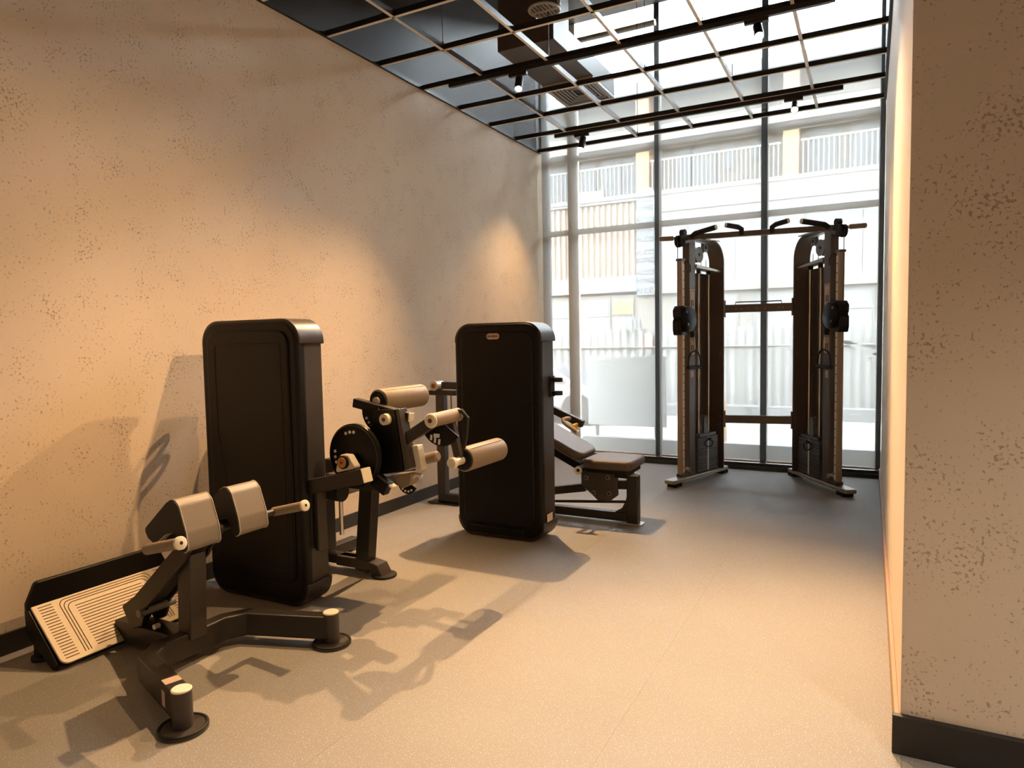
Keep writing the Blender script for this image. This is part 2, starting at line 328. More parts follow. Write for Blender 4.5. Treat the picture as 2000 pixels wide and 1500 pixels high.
def spot(x, y, aim, power, label, cone=75, blend=0.6, zl=3.40, col=(1.0, 0.60, 0.28)):
    zt = HG-0.056
    t = thing('track_spotlight', label, 'spotlight', (x, y, zt), 'black track spotlights')
    d = (Vector(aim)-Vector((x, y, zl))).normalized()
    piv = Vector((x, y, zt-0.075))
    MB().box(x-0.09, x+0.07, y-0.017, y+0.017, zt-0.028, zt).build('adapter', 'spotbody', t, 0.003)
    MB().cyl((x, y, zt-0.028), piv, 0.007, 10).build('stem', 'spotbody', t)
    a = piv-d*0.045; b = piv+d*0.085
    body = MB().cyl(a, b, 0.033, 24, [(0, 0.028), (0.05, 0.033), (0.999, 0.033), (1.0, 0.029), (0.93, 0.026)]).build('lamp_body', 'spotbody', t)
    MB().cyl(b-d*0.012, b-d*0.006, 0.0255, 20).build('lens', 'lens', body)
    ld = bpy.data.lights.new('spot_lamp', 'SPOT'); ld.energy = power; ld.color = col; ld.spot_size = math.radians(cone); ld.spot_blend = blend; ld.shadow_soft_size = 0.018
    lo = bpy.data.objects.new('spot_lamp', ld); COL.objects.link(lo); lo.parent = t
    lo.location = b+d*0.004-Vector(t.location); lo.rotation_euler = d.to_track_quat('-Z', 'Y').to_euler()
spot(0.90, 3.27, (1.45, 1.75, 0.0), 420, 'glowing spotlight at the top edge above the left wall', 78, 1.0)
spot(0.96, 5.06, (1.60, 3.10, 0.0), 700, 'glowing spotlight in front of the ceiling diffuser', 92, 0.9)
spot(0.79, 6.86, (0.15, 6.20, 0.0), 150, 'spotlight pointing down beside the window corner', 80, 1.0)
spot(2.80, 5.06, (3.50, 2.90, 0.7), 720, 'spotlight hanging under the long track at right', 62, 1.0)
spot(2.87, 6.86, (3.20, 3.10, 0.2), 560, 'brightest spotlight flaring towards the viewer near the window', 46, 1.0)
spot(2.80, 3.27, (0.10, 1.80, 0.0), 250, 'spotlight above the frame aimed at the left wall over the tall tower', 80, 1.0)
for x, y, lab in ((4.9, 0.9, 'right'), (2.6, -1.9, 'rear')):  # unseen spots added so their bounce brightens the right-hand wall face
    spot(x, y, (x, y-0.4, 0.0), 500, 'added unseen fill spotlight over the floor behind the viewer, %s one' % lab, 110, 1.0, col=(1.0, 0.84, 0.68))

# ducts above the grid
d = thing('air_duct', 'dark rectangular duct with square louvred diffuser above the grid', 'air duct', (0.96, 5.9, 3.8))
MB().box(0.70, 1.215, 5.18, 6.66, 3.83, 4.02).build('duct_body', 'duct', d, 0.004)
MB().box(0.70, 1.05, 5.2, 5.9, 4.02, 4.5).build('upper_duct', 'duct', d, 0.004)
for bx in ((0.70, 1.215, 6.62, 6.66), (0.70, 1.215, 6.06, 6.10), (0.70, 0.74, 6.10, 6.62), (1.175, 1.215, 6.10, 6.62)):
    MB().box(*bx, 3.80, 3.83).build('diffuser_frame', 'louver', d, 0.004)
for k in range(6):
    q = 0.035+0.036*k; x0, x1, y0, y1 = 0.73+q, 1.185-q, 6.09+q, 6.63-q
    if x1-x0 < 0.03: break
    mb = MB()
    for (a, b) in (((x0, y0), (x1, y0)), ((x1, y0), (x1, y1)), ((x1, y1), (x0, y1)), ((x0, y1), (x0, y0))):
        mb.beam((a[0], a[1], 3.814), (b[0], b[1], 3.814), 0.018, 0.004, (0, 0, 1))
    mb.build('louver_ring', 'louver', d)
r = thing('round_diffuser', 'round grilled ceiling diffuser hanging above the grid', 'air diffuser', (1.21, 5.03, 4.0))
MB().cyl((1.205, 5.03, 4.0), (1.205, 5.03, 5.04), 0.115, 32).build('drop_duct', 'duct', r)
MB().torus((1.205, 5.03, 3.995), (0, 0, 1), 0.118, 0.012, 36, 8).build('rim', 'louver', r)
for k in range(7):
    x = 1.205-0.09+0.03*k; h = math.sqrt(0.108**2-(x-1.205)**2)
    MB().box(x-0.004, x+0.004, 5.03-h, 5.03+h, 3.985, 3.999).build('grille_bar', 'louver', r)
MB().box(1.205-0.11, 1.205+0.11, 5.024, 5.042, 3.982, 3.992).build('grille_bar', 'louver', r)
MB().tube([(1.33, 5.03, 4.0), (1.35, 5.03, 4.15), (1.33, 5.03, 4.4), (1.30, 5.05, 5.04)], 0.014).build('conduit', 'alu', r)

# ================================================================== TOWERS
def tower(t, x0, x1, y0, y1, H, side, badge=False):
    ys_ = y0+0.055
    MB().prism(rrect(x0+.012, x1-.012, .012, H-.012, .115), ys_, y1-0.004).build('tower_frame', 'side', t, 0.006)
    sh = MB().prism(rrect(x0, x1, .02, H-.006, .12), y0, ys_+0.01).build('front_shell', 'shell', t, 0.022, seg=4)
    ins = 0.058
    if badge: pol = rrect(x0+ins, x1-ins, 0.10, H-.062, .075)
    else:
        pol = rpoly([(x0+ins, .13), (x1-ins, .13), (x1-ins, H-.062), (x0+ins, H-.062)], .07)
    MB().prism(pol, y0-.010, y0+.01).build('front_panel', 'shell', sh, 0.008, seg=3)
    if not badge:
        pth = [(x0+.11, .20), (x1-.11, .20), (x1-.11, H-.13), (x0+.125, H-.13), (x0+.125, H-.62), (x0+.175, H-.86), (x0+.175, .42), (x0+.11, .32)]
        MB().tube([(p[0], y0-.0105, p[1]) for p in rpoly(pth, .03)], .0025, 6, True).build('panel_groove', 'rub', sh)
    def band(z0, z1, nm, mt):
        out = rrect(x0-.006, x1+.006, 0.0, H, .125, 10); inn = rrect(x0+.03, x1-.03, .035, H-.035, .092, 10)
        mb = MB(); n = len(out)
        q = [(o, i) for o, i in zip(out, inn)]
        vs = []; fs = []
        keep = [k for k in range(n) if z0 <= out[k][1] <= z1]
        # order the kept run so that it is contiguous
        st = next(k for k in keep if (k-1) % n not in keep); run = [(st+j) % n for j in range(len(keep))]
        zc = z0 if z1 > H*.9 else z1
        pts_o = [out[k] for k in run]; pts_i = [inn[k] for k in run]
        pts_o = [(pts_o[0][0], zc)]+pts_o+[(pts_o[-1][0], zc)]; pts_i = [(pts_i[0][0], zc)]+pts_i+[(pts_i[-1][0], zc)]
        rg = [[(o[0], y0+.012, o[1]), (o[0], y1, o[1]), (i[0], y1, i[1]), (i[0], y0+.012, i[1])] for o, i in zip(pts_o, pts_i)]
        mb.rings(rg); return mb.build(nm, mt, t, 0.006)
    band(H-.135, H+.01, 'top_cap', 'cap'); band(-.01, .135, 'bottom_cap', 'cap')
    # bottle holder
    s = -1 if side == 'left' else 1; xe = x0 if s < 0 else x1; yc = y1-0.075
    bh = MB().box(min(xe, xe+s*.014), max(xe, xe+s*.014), yc-.035, yc+.035, 1.005, 1.15).build('bottle_holder', 'rub', t, 0.004)
    for z, rr in ((1.125, .040), (1.032, .038)):
        pts = [(xe+s*(.046)+math.cos(a)*rr, yc+math.sin(a)*rr, z) for a in [2*math.pi*k/24 for k in range(24)]]
        rg = []
        for k in range(24):
            a = 2*math.pi*k/24; c = Vector((xe+s*.046, yc, z)); e = Vector((math.cos(a), math.sin(a), 0))
            rg.append([c+e*rr+Vector((0, 0, -.014)), c+e*rr+Vector((0, 0, .014)), c+e*(rr-.009)+Vector((0, 0, .014)), c+e*(rr-.009)+Vector((0, 0, -.014))])
        MB().rings(rg, True).build('holder_ring', 'rub', bh)
    for z in (0.52, 0.95):
        MB().cyl((x1-.05, y0-.003, z), (x1-.05, y0+.004, z), .006, 12).build('screw', 'rub', sh)
    return sh

# ---- machine 1: leg curl
m1 = thing('leg_curl_machine', 'black leg curl machine with tall shroud tower and foam rollers near the bench', 'gym machine', (0.53, 2.9, 0))
tower(m1, 0.172, 0.905, 2.58, 2.775, 1.54, 'left')
P = lambda *a: a
ar = MB().beam((0.80, 2.66, 0.625), (1.268, 2.66, 0.738), 0.075, 0.078).build('cross_beam', 'black', m1, 0.006)
MB().beam((1.268, 2.66, 0.738), (1.274, 2.66, 0.7395), 0.070, 0.073).build('end_cap', 'cream', ar, 0.003)
bb = MB().prism(rpoly([(1.075, .735), (1.215, .768), (1.19, .80), (1.165, .835), (1.115, .835), (1.09, .79)], .012), 2.645, 2.69).build('bearing_block', 'alu', m1, 0.004)
MB().cyl((1.135, 2.632, .797), (1.135, 2.80, .797), .034).build('shaft_ring', 'shell', bb)
MB().cyl((1.135, 2.627, .797), (1.135, 2.634, .797), .027).build('bearing_cap', 'orange', bb)
MB().cyl((1.135, 2.624, .797), (1.135, 2.629, .797), .008).build('cap_bolt', 'red', bb)
dc = MB().cyl((1.122, 2.735, .815), (1.122, 2.765, .815), .168, 56, [(0, .160), (.15, .168), (.85, .168), (1, .162)]).build('cam_disc', 'shell', m1)
MB().torus((1.122, 2.733, .815), (0, 1, 0), .158, .003, 56, 6).build('disc_rim', 'black', dc)
for a in (112, 99, 87, 172, 186, 199):
    c = (1.122+.125*math.cos(math.radians(a)), .815+.125*math.sin(math.radians(a)))
    MB().cyl((c[0], 2.7335, c[1]), (c[0], 2.7355, c[1]), .009, 10).build('number_mark', 'white', dc)
# body plates of the lever assembly
bp = MB().prism(rpoly([(1.19, .70), (1.385, .735), (1.335, 1.055), (1.20, 1.05), (1.15, .93)], .015), 2.83, 2.845).build('lever_plate', 'shell', m1, 0.003)
MB().prism(rpoly([(1.372, .735), (1.412, .75), (1.352, 1.06), (1.322, 1.055)], .004), 2.83, 2.90).build('plate_edge', 'side', bp, 0.003)
MB().cyl((1.276, 2.800, 1.004), (1.276, 2.93, 1.004), .030, 24).build('pivot_ring', 'cream', bp)
MB().cyl((1.276, 2.797, 1.004), (1.276, 2.801, 1.004), .011, 12).build('pivot_bolt', 'red', bp)
q1 = MB().prism([(1.20, 1.06)]+[(1.205+.115*math.cos(math.radians(a)), 1.04+.115*math.sin(math.radians(a))) for a in range(175, 300, 12)], 2.852, 2.860).build('dial_plate', 'shell', m1)
for a in (205, 222, 238):
    MB().cyl((1.205+.092*math.cos(math.radians(a)), 2.848, 1.04+.092*math.sin(math.radians(a))), (1.205+.092*math.cos(math.radians(a)), 2.853, 1.04+.092*math.sin(math.radians(a))), .008, 8).build('number_mark', 'white', q1)
MB().beam((1.213, 2.849, .965), (1.205, 2.849, 1.015), .004, .010, (0, 1, 0)).build('scale_mark', 'white', q1)
# upper roller and its arm
ba = MB().beam((1.005, 2.90, 1.078), (1.375, 2.90, 1.010), .05, .05).build('roller_arm', 'black', m1, 0.005)
MB().beam((1.375, 2.90, 1.010), (1.381, 2.90, 1.009), .046, .046).build('end_cap', 'cream', ba, 0.003)
def roller(cx, cz, y0, y1, rad, ya, label=None):
    rl = MB().cyl((cx, y0, cz), (cx, y1, cz), rad, 40, [(0, rad*.62), (0.0, rad*.92), (.02, rad), (.98, rad), (1, rad*.9), (1, rad*.6)]).build('foam_roller', 'foam', m1)
    MB().cyl((cx, y0-.006, cz), (cx, y0+.004, cz), rad*.93, 32, [(0, rad*.80), (1, rad*.93)]).build('roller_end', 'rub', rl)
    MB().cyl((cx, y0-.014, cz), (cx, y0, cz), rad*.55, 24).build('roller_washer', 'shell', rl)
    MB().box(cx+rad*.50, cx+rad*.56, y0+.02, y1-.02, cz+rad*.84, cz+rad*.868).build('seam', 'under', rl)
    return MB().cyl((cx, ya, cz), (cx, y1-.03, cz), .022, 20).build('roller_axle', 'alu', m1)
roller(1.145, 1.088, 2.925, 3.32, .066, 2.90)
# long lever to the ankle roller
MB().beam((1.16, 2.865, .775), (1.545, 2.865, 1.0), .04, .062).build('lever_arm', 'black', m1, 0.006)
tb = MB().cyl((1.550, 2.835, 1.005), (1.558, 3.075, 1.012), .036, 28).build('lever_tube', 'grip', m1)
MB().cyl((1.5497, 2.825, 1.0047), (1.550, 2.836, 1.005), .038, 28, [(0, .032), (.4, .038), (1, .038)]).build('tube_cap', 'cream', tb)
MB().cyl((1.5497, 2.822, 1.0047), (1.55, 2.826, 1.005), .012, 14).build('cap_bolt', 'red', tb)
MB().tube([(1.556, 3.05, 1.03), (1.60, 3.05, 1.035), (1.632, 3.05, 1.0), (1.62, 3.05, .90), (1.60, 3.05, .82)], .012).build('cable_hose', 'rub', m1)
MB().beam((1.548, 3.02, .985), (1.600, 3.02, .765), .035, .045, (1, 0, 0)).build('hanging_arm', 'side', m1, 0.005)
q2 = MB().prism([(1.545, .99)]+[(1.545+.125*math.cos(math.radians(a)), .985+.125*math.sin(math.radians(a))) for a in range(195, 330, 12)], 2.93, 2.938).build('dial_plate', 'shell', m1)
for a in (232, 247, 262):
    c = (1.545+.103*math.cos(math.radians(a)), .985+.103*math.sin(math.radians(a)))
    MB().beam((c[0], 2.928, c[1]-.014), (c[0]+.004, 2.928, c[1]+.014), .003, .012, (1, 0, 0)).build('number_mark', 'white', q2)
MB().box(1.50, 1.535, 2.926, 2.930, .905, .925).build('scale_mark', 'white', q2)
roller(1.605, .775, 3.045, 3.43, .066, 2.945)
MB().cyl((1.605, 2.925, .775), (1.605, 2.95, .775), .030, 26, [(0, .026), (.3, .030), (1, .030)]).build('axle_cap', 'cream', m1)
# lower links, side grip, support column and foot
MB().beam((1.05, 2.795, .785), (1.30, 2.795, .640), .05, .075).build('lower_link', 'shell', m1, 0.006)
MB().beam((1.275, 2.80, .688), (1.335, 2.80, .652), .045, .010).build('link_cap', 'cream', m1, 0.002)
MB().prism(rpoly([(1.27, .70), (1.40, .725), (1.385, .655), (1.33, .632)], .01), 2.86, 2.93).build('lock_block', 'grip', m1, 0.004)
MB().tube([(1.38, 2.89, .69), (1.41, 2.89, .71), (1.445, 2.89, .705)], .012).build('lock_lever', 'alu', m1)
q3 = MB().prism([(1.345, .66)]+[(1.345+.062*math.cos(math.radians(a)), .66+.062*math.sin(math.radians(a))) for a in range(190, 350, 16)], 2.895, 2.903).build('dial_plate', 'shell', m1)
for a in (230, 255, 280, 305):
    c = (1.345+.047*math.cos(math.radians(a)), .66+.047*math.sin(math.radians(a)))
    MB().cyl((c[0], 2.891, c[1]), (c[0], 2.896, c[1]), .006, 8).build('number_mark', 'white', q3)
gr = MB().cyl((1.36, 2.96, .765), (1.505, 2.96, .803), .029, 24, [(0, .029), (.94, .029), (1, .020)]).build('side_grip', 'grip', m1)
MB().prism(rpoly([(1.385, .86), (1.425, .865), (1.45, .735), (1.41, .725)], .004), 2.885, 2.935).build('grip_bracket', 'cream', m1, 0.003)
MB().cyl((0.88, 3.15, .56), (1.16, 3.0, .655), .016, 14).build('push_rod', 'chrome', m1)
MB().beam((0.795, 3.18, .02), (0.865, 3.18, .66), .075, .10, (1, 0, 0)).build('support_column', 'black', m1, 0.006)
MB().box(.55, 1.20, 3.12, 3.20, .60, .70).build('main_beam', 'black', m1, 0.006)
MB().box(0.86, 1.23, 2.80, 3.15, .62, .69).build('side_beam', 'black', m1, 0.006)
MB().box(.45, .84, 3.16, 3.22, .035, .095).build('base_beam', 'side', m1, 0.005)
ft = MB().prism(rpoly([(.60, .035), (.60, .095), (.80, .095), (.92, .075), (.965, .0), (.90, .0), (.86, .035)], .006), 3.14, 3.24).build('base_foot', 'side', m1, 0.008)
MB().prism([(0.935+.075*math.cos(a), 3.19+.075*math.sin(a)) for a in [2*math.pi*k/28 for k in range(28)]], .0, .014, 'z').build('rubber_pad', 'rub', ft, 0.004)
MB().beam((.40, 2.76, .05), (.40, 3.55, .05), .07, .07).build('base_beam', 'black', m1, 0.005)
MB().box(.905, .93, 2.66, 2.73, .30, .62).build('guide_bracket', 'side', m1, 0.004)
MB().cyl((.965, 2.80, .36), (.965, 2.80, .60), .012, 14).build('guide_rod', 'chrome', m1)
MB().cyl((.90, 2.78, .60), (1.0, 2.78, .60), .05, 24).build('idler_wheel', 'rub', m1)
MB().prism(rrect(.22, .68, 2.98, 3.42, .06), .47, .55, 'z').build('seat_pad', 'leather', m1, 0.02)
MB().beam((.25, 3.2, .56), (.10, 3.2, 1.10), .42, .07, (1, 0, 0)).build('back_pad', 'leather', m1, 0.02)
MB().box(.40, .50, 3.14, 3.26, .08, .47).build('seat_post', 'black', m1, 0.005)

# ---- machine 2: incline press
m2 = thing('incline_press_machine', 'black incline press machine with tall badge tower and reclined bench', 'gym machine', (1.19, 4.5, 0))
s2 = tower(m2, 0.852, 1.537, 4.16, 4.405, 1.53, 'right', True)
bd = MB().prism(rrect(1.131, 1.231, 1.414, 1.456, .0205), 4.141, 4.150).build('badge', 'placard', s2, 0.002)
mk = MB()
for x, w_ in ((1.147, .011), (1.162, .007)): mk.prism(rrect(x-w_/2, x+w_/2, 1.428, 1.442, .003), 4.1395, 4.1412)
mk.mi = 1
for x, w_ in ((1.176, .008), (1.187, .008), (1.197, .008), (1.207, .006), (1.217, .007)): mk.prism(rrect(x-w_/2, x+w_/2, 1.429, 1.442, .002), 4.1395, 4.1412)
mkb = mk.build('badge_lettering', ['ink', 'red'], m2)
MB().box(.96, 1.40, 4.145, 4.165, .03, .085).build('kick_strip', 'shell', m2, 0.006)
MB().box(1.537, 1.5395, 4.23, 4.32, .135, .19).build('rating_label', 'cream', m2)
MB().box(1.90, 1.985, 4.87, 4.95, .012, .372).build('rear_post', 'black', m2, 0.006)
MB().box(1.898, 1.987, 4.868, 4.952, .372, .378).build('post_cap', 'alu', m2, 0.002)
MB().prism(rrect(1.83, 2.02, 4.85, 4.97, .03), 0, .012, 'z').build('foot_plate', 'silver', m2, 0.003)
MB().box(.20, 1.90, 4.875, 4.945, .02, .085).build('base_beam', 'black', m2, 0.006)
MB().prism(rpoly([(1.90, .085), (1.80, .085), (1.86, .12), (1.885, .17), (1.90, .22)], .002), 4.885, 4.935).build('post_gusset', 'black', m2, 0.003)
MB().beam((1.05, 4.91, .16), (1.56, 4.91, .252), .06, .062).build('seat_rail', 'black', m2, 0.005)
MB().beam((1.78, 4.91, .29), (1.90, 4.91, .30), .06, .066).build('seat_rail', 'black', m2, 0.005)
MB().cyl((1.05, 4.88, .10), (1.92, 4.88, .175), .011, 12).build('tie_rod', 'black', m2)
sp = MB().prism(rpoly([(1.555, .40), (1.84, .40), (1.845, .225), (1.785, .178), (1.69, .175), (1.555, .29)], .02), 4.82, 4.86).build('seat_plate', 'side', m2, 0.006)
for x, z in ((1.60, .345), (1.775, .36), (1.66, .235), (1.785, .24)):
    MB().cyl((x, 4.806, z), (x, 4.822, z), .017, 18).build('bolt', 'pulley', sp)
    MB().cyl((x, 4.803, z), (x, 4.807, z), .008, 10).build('bolt_socket', 'hole', sp)
st = MB().prism(rpoly([(1.60, 4.74), (1.70, 4.70), (1.985, 4.71), (1.985, 5.10), (1.70, 5.12), (1.60, 5.07)], .04), .435, .505, 'z').build('seat_pad', 'brownpad', m2, 0.022, seg=4)
MB().prism(rrect(1.61, 1.96, 4.75, 5.06, .03), .40, .436, 'z').build('pad_base', 'shell', m2, 0.006)
MB().box(1.83, 1.93, 4.80, 4.98, .365, .402).build('pad_bracket', 'shell', m2, 0.005)
bk = MB(); 
def slab(mb, a, b, y0, y1, th, rr=.05):
    a, b = Vector(a), Vector(b); dd = (b-a).normalized(); nn = Vector((-dd.y, dd.x)); L = (b-a).length
    pol = rrect(0, L, y0, y1, rr)
    n = len(pol)
    def PT(s_, y, h): q = a+dd*s_+nn*h; return (q.x, y, q.y)
    mb.add([PT(p[0], p[1], 0) for p in pol]+[PT(p[0], p[1], th) for p in pol], [tuple(range(n)), tuple(range(2*n-1, n-1, -1))]+[(i, (i+1) % n, n+(i+1) % n, n+i) for i in range(n)])
    return mb
slab(MB(), (1.575, .475), (.98, .765), 4.72, 5.10, -.065, .09).build('back_pad', 'brownpad', m2, 0.022, seg=4)
slab(MB(), (1.54, .44), (1.05, .68), 4.85, 4.97, .055, .01).build('back_frame', 'shell', m2, 0.005)
MB().cyl((1.548, 4.79, .405), (1.548, 4.95, .405), .032, 22).build('hinge_tube', 'shell', m2)
MB().cyl((1.548, 4.780, .405), (1.548, 4.792, .405), .031, 22).build('hinge_cap', 'cream', m2)
MB().cyl((1.548, 4.777, .405), (1.548, 4.781, .405), .013, 14).build('hinge_bolt', 'hole', m2)
MB().beam((1.02, 4.75, 1.01), (1.605, 4.75, .765), .045, .055).build('press_arm', 'black', m2, 0.004)
MB().tube([(1.505, 4.74, .805), (1.50, 4.68, .812), (1.487, 4.645, .808), (1.497, 4.635, .79), (1.53, 4.633, .765), (1.605, 4.633, .722)], .0155, 14).build('press_handle', 'grip', m2)
MB().cyl((1.605, 4.633, .722), (1.612, 4.633, .718), .016, 16).build('handle_cap', 'cream', m2)
MB().box(1.555, 1.575, 4.645, 4.735, .745, .775).build('handle_clip', 'yellow', m2, 0.004)
# pivot post at the far side of the tower
MB().box(.185, .265, 4.88, 4.95, .012, .965).build('pivot_post', 'side', m2, 0.006)
MB().prism(rrect(.10, .40, 4.84, 4.99, .02), 0, .012, 'z').build('foot_plate', 'black', m2, 0.003)
MB().box(.12, .40, 4.87, 4.96, .945, .985).build('top_bracket', 'black', m2, 0.005)
MB().beam((.24, 4.92, 1.03), (1.05, 4.92, 1.01), .06, .06).build('press_lever', 'black', m2, 0.006)
pv = MB().cyl((.185, 4.86, 1.025), (.185, 4.98, 1.025), .042, 24).build('pivot_bearing', 'alu', m2)
MB().cyl((.185, 4.853, 1.025), (.185, 4.862, 1.025), .024, 22).build('bearing_cap', 'orange', pv)
MB().cyl((.185, 4.850, 1.025), (.185, 4.854, 1.025), .010, 12).build('cap_bolt', 'red', pv)
MB().cyl((.36, 4.86, .52), (.36, 4.86, .96), .005, 8).build('cable', 'cable', m2)
MB().box(.265, .90, 4.88, 4.95, .02, .08).build('base_beam', 'black', m2, 0.005)
MB().box(1.02, 1.08, 4.40, 4.90, .05, .11).build('base_beam', 'black', m2, 0.005)

# ================================================================== BACK EXTENSION BENCH
h = thing('back_extension_bench', 'black back extension bench with split pads and ribbed cream footplate', 'gym bench', (0.8, 1.95, 0))
YC = 1.95
def legpath(pts, w_, z0, z1):
    # mitred box beam following a plan path
    P_ = [Vector(p) for p in pts]; L_ = []; R_ = []
    for i, p in enumerate(P_):
        d0 = (P_[i]-P_[i-1]).normalized() if i else (P_[1]-P_[0]).normalized()
        d1 = (P_[i+1]-P_[i]).normalized() if i < len(P_)-1 else d0
        n0 = Vector((-d0.y, d0.x)); n1 = Vector((-d1.y, d1.x)); mm = (n0+n1).normalized(); k = (w_/2)/mm.dot(n0)
        L_.append(p+mm*k); R_.append(p-mm*k)
    rg = [[(l.x, l.y, z0), (r_.x, r_.y, z0), (r_.x, r_.y, z1), (l.x, l.y, z1)] for l, r_ in zip(L_, R_)]
    return MB().rings(rg)
bf = legpath([(1.30, 1.565), (.905, 1.695), (.845, 1.79), (.845, 2.11), (.905, 2.205), (1.30, 2.335)], .068, .035, .142).build('base_frame', 'black', h, 0.006)
for y in (1.56, 2.34):
    p = MB().cyl((1.30, y, .014), (1.30, y, .150), .036, 28).build('foot_post', 'side', h, 0.0)
    MB().cyl((1.30, y, .150), (1.30, y, .158), .036, 28, [(0, .036), (.6, .036), (1, .032)]).build('post_cap', 'cream', p)
    MB().cyl((1.30, y, 0), (1.30, y, .014), .088, 40, [(0, .088), (.7, .088), (1, .082)]).build('foot_disc', 'side', p)
    MB().torus((1.30, y, .013), (0, 0, 1), .082, .0065, 44, 8).build('rubber_ring', 'rub', p)
lab = MB()
for k in (0,):
    a, b = Vector((1.30, 1.565)), Vector((.905, 1.695)); dd = (b-a).normalized(); nn = Vector((-dd.y, dd.x))
    c = a+dd*.095; q = nn*(.0345)
    if nn.y > 0: q = -q
    lab.beam((c.x+q.x, c.y+q.y, .085), (c.x+dd.x*.035+q.x, c.y+dd.y*.035+q.y, .085), .001, .06)
    lab.beam((c.x, c.y, .1425), (c.x+dd.x*.05, c.y+dd.y*.05, .1425), .060, .001)
lab.build('frame_sticker', 'placard', bf)
MB().box(.36, .86, YC-.055, YC+.055, .025, .115).build('center_beam', 'black', h, 0.006)
MB().beam((.845, YC, .11), (.865, YC, .50), .085, .085, (1, 0, 0)).build('upright_column', 'side', h, 0.006)
MB().prism(rpoly([(.44, .20), (.54, .265), (.86, .545), (1.0, .66), (1.03, .62), (.92, .50), (.90, .47), (.62, .22), (.58, .13), (.50, .10)], .012), YC-.065, YC-.050).build('side_arm_plate', 'black', h, 0.003)
MB().prism(rpoly([(.44, .20), (.54, .265), (.86, .545), (1.0, .66), (1.03, .62), (.92, .50), (.90, .47), (.62, .22), (.58, .13), (.50, .10)], .012), YC+.050, YC+.065).build('side_arm_plate', 'black', h, 0.003)
MB().beam((.46, YC, .13), (.93, YC, .555), .075, .06).build('sliding_bar', 'shell', h, 0.005)
MB().cyl((.60, YC-.09, .20), (.60, YC+.09, .20), .018, 16).build('pivot_bolt', 'pulley', h)
MB().cyl((.70, YC-.085, .155), (.70, YC-.06, .155), .012, 12).build('lock_pin', 'alu', h)
MB().box(.90, 1.05, YC-.17, YC+.17, .60, .64).build('pad_mount', 'shell', h, 0.006)
# pads: bent cushions over a ridge
sec = rpoly([(.852, .648), (.872, .612), (.915, .592), (.985, .640), (1.045, .655), (1.062, .62), (1.085, .572), (1.122, .590), (1.112, .66), (1.075, .765), (1.042, .796), (1.0, .772)],
            [.02, .018, .012, .02, .03, .02, .022, .025, .06, .035, .03, .05], 5)
for y0, y1 in ((1.745, 1.905), (1.998, 2.158)):
    pd = MB().prism(sec, y0, y1).build('hip_pad', 'leather', h, 0.010, seg=3)
    MB().prism([(p[0]*.985+.985*.015, p[1]*.985+.69*.015) for p in sec], y0-.0015, y0+.004).build('pad_side_panel', 'under', pd)
    for yy in (y0+.004, y1-.004):
        MB().tube([(p[0], yy, p[1]) for p in sec], .0022, 6, True).build('stitched_seam', 'thread', pd)
MB().cyl((1.045, 1.632, .620), (1.045, 2.268, .620), .016, 18).build('handle_crossbar', 'black', h)
for y in (1.632, 2.268):
    gr = MB().cyl((1.035, y, .6175), (1.225, y, .665), .0215, 22).build('hand_grip', 'grip', h)
    e0 = Vector((1.225, y, .665)); dd = Vector((.24, 0, .06)).normalized()
    MB().cyl(e0, e0+dd*.016, .0255, 24, [(0, .023), (.2, .0255), (.85, .0255), (1, .020)]).build('grip_cap', 'cream', gr)
    MB().cyl(e0+dd*.0155, e0+dd*.0165, .007, 12).build('cap_hole', 'hole', gr)
# inclined footplate, its rim and legs
A = Vector((.195, .245)); B = Vector((.425, .028)); dd = (B-A).normalized(); nn = Vector((-dd.y, dd.x))
if nn.x < 0: nn = -nn
LP = (B-A).length; y0, y1 = 1.622, 2.278
def FP(s_, y, hgt): q = A+dd*s_+nn*hgt; return (q.x, y, q.y)
pol = rpoly([(0, y0), (LP, y0), (LP, y1), (0, y1)], [.003, .035, .035, .003])
n = len(pol)
fpm = MB().add([FP(p[0], p[1], -.006) for p in pol]+[FP(p[0], p[1], .004) for p in pol], [tuple(range(n)), tuple(range(2*n-1, n-1, -1))]+[(i, (i+1) % n, n+(i+1) % n, n+i) for i in range(n)])
fp = fpm.build('footplate', 'plate', h, 0.002)
def groove(pts):
    MB().tube([FP(p[0], p[1], .0042) for p in pts], .0021, 5).build('rib_groove', 'groove', fp)
for k in range(19):
    s_ = .016+k*(LP-.040)/18
    groove([(s_, y0+.022), (s_, y0+.080)]); groove([(s_, y1-.022), (s_, y1-.080)])
for k in range(15):
    s_ = .062+k*(LP-.095)/14
    groove([(s_, y0+.165), (s_, y1-.165)])
for k in range(3):
    q = k*.013
    groove([(LP-.022, y0+.108+q)]+rpoly([(LP-.03, y0+.108+q), (.012+q, y0+.108+q), (.012+q, y1-.108-q), (LP-.03, y1-.108-q)], [0, .03, .03, 0])+[(LP-.022, y1-.108-q)])
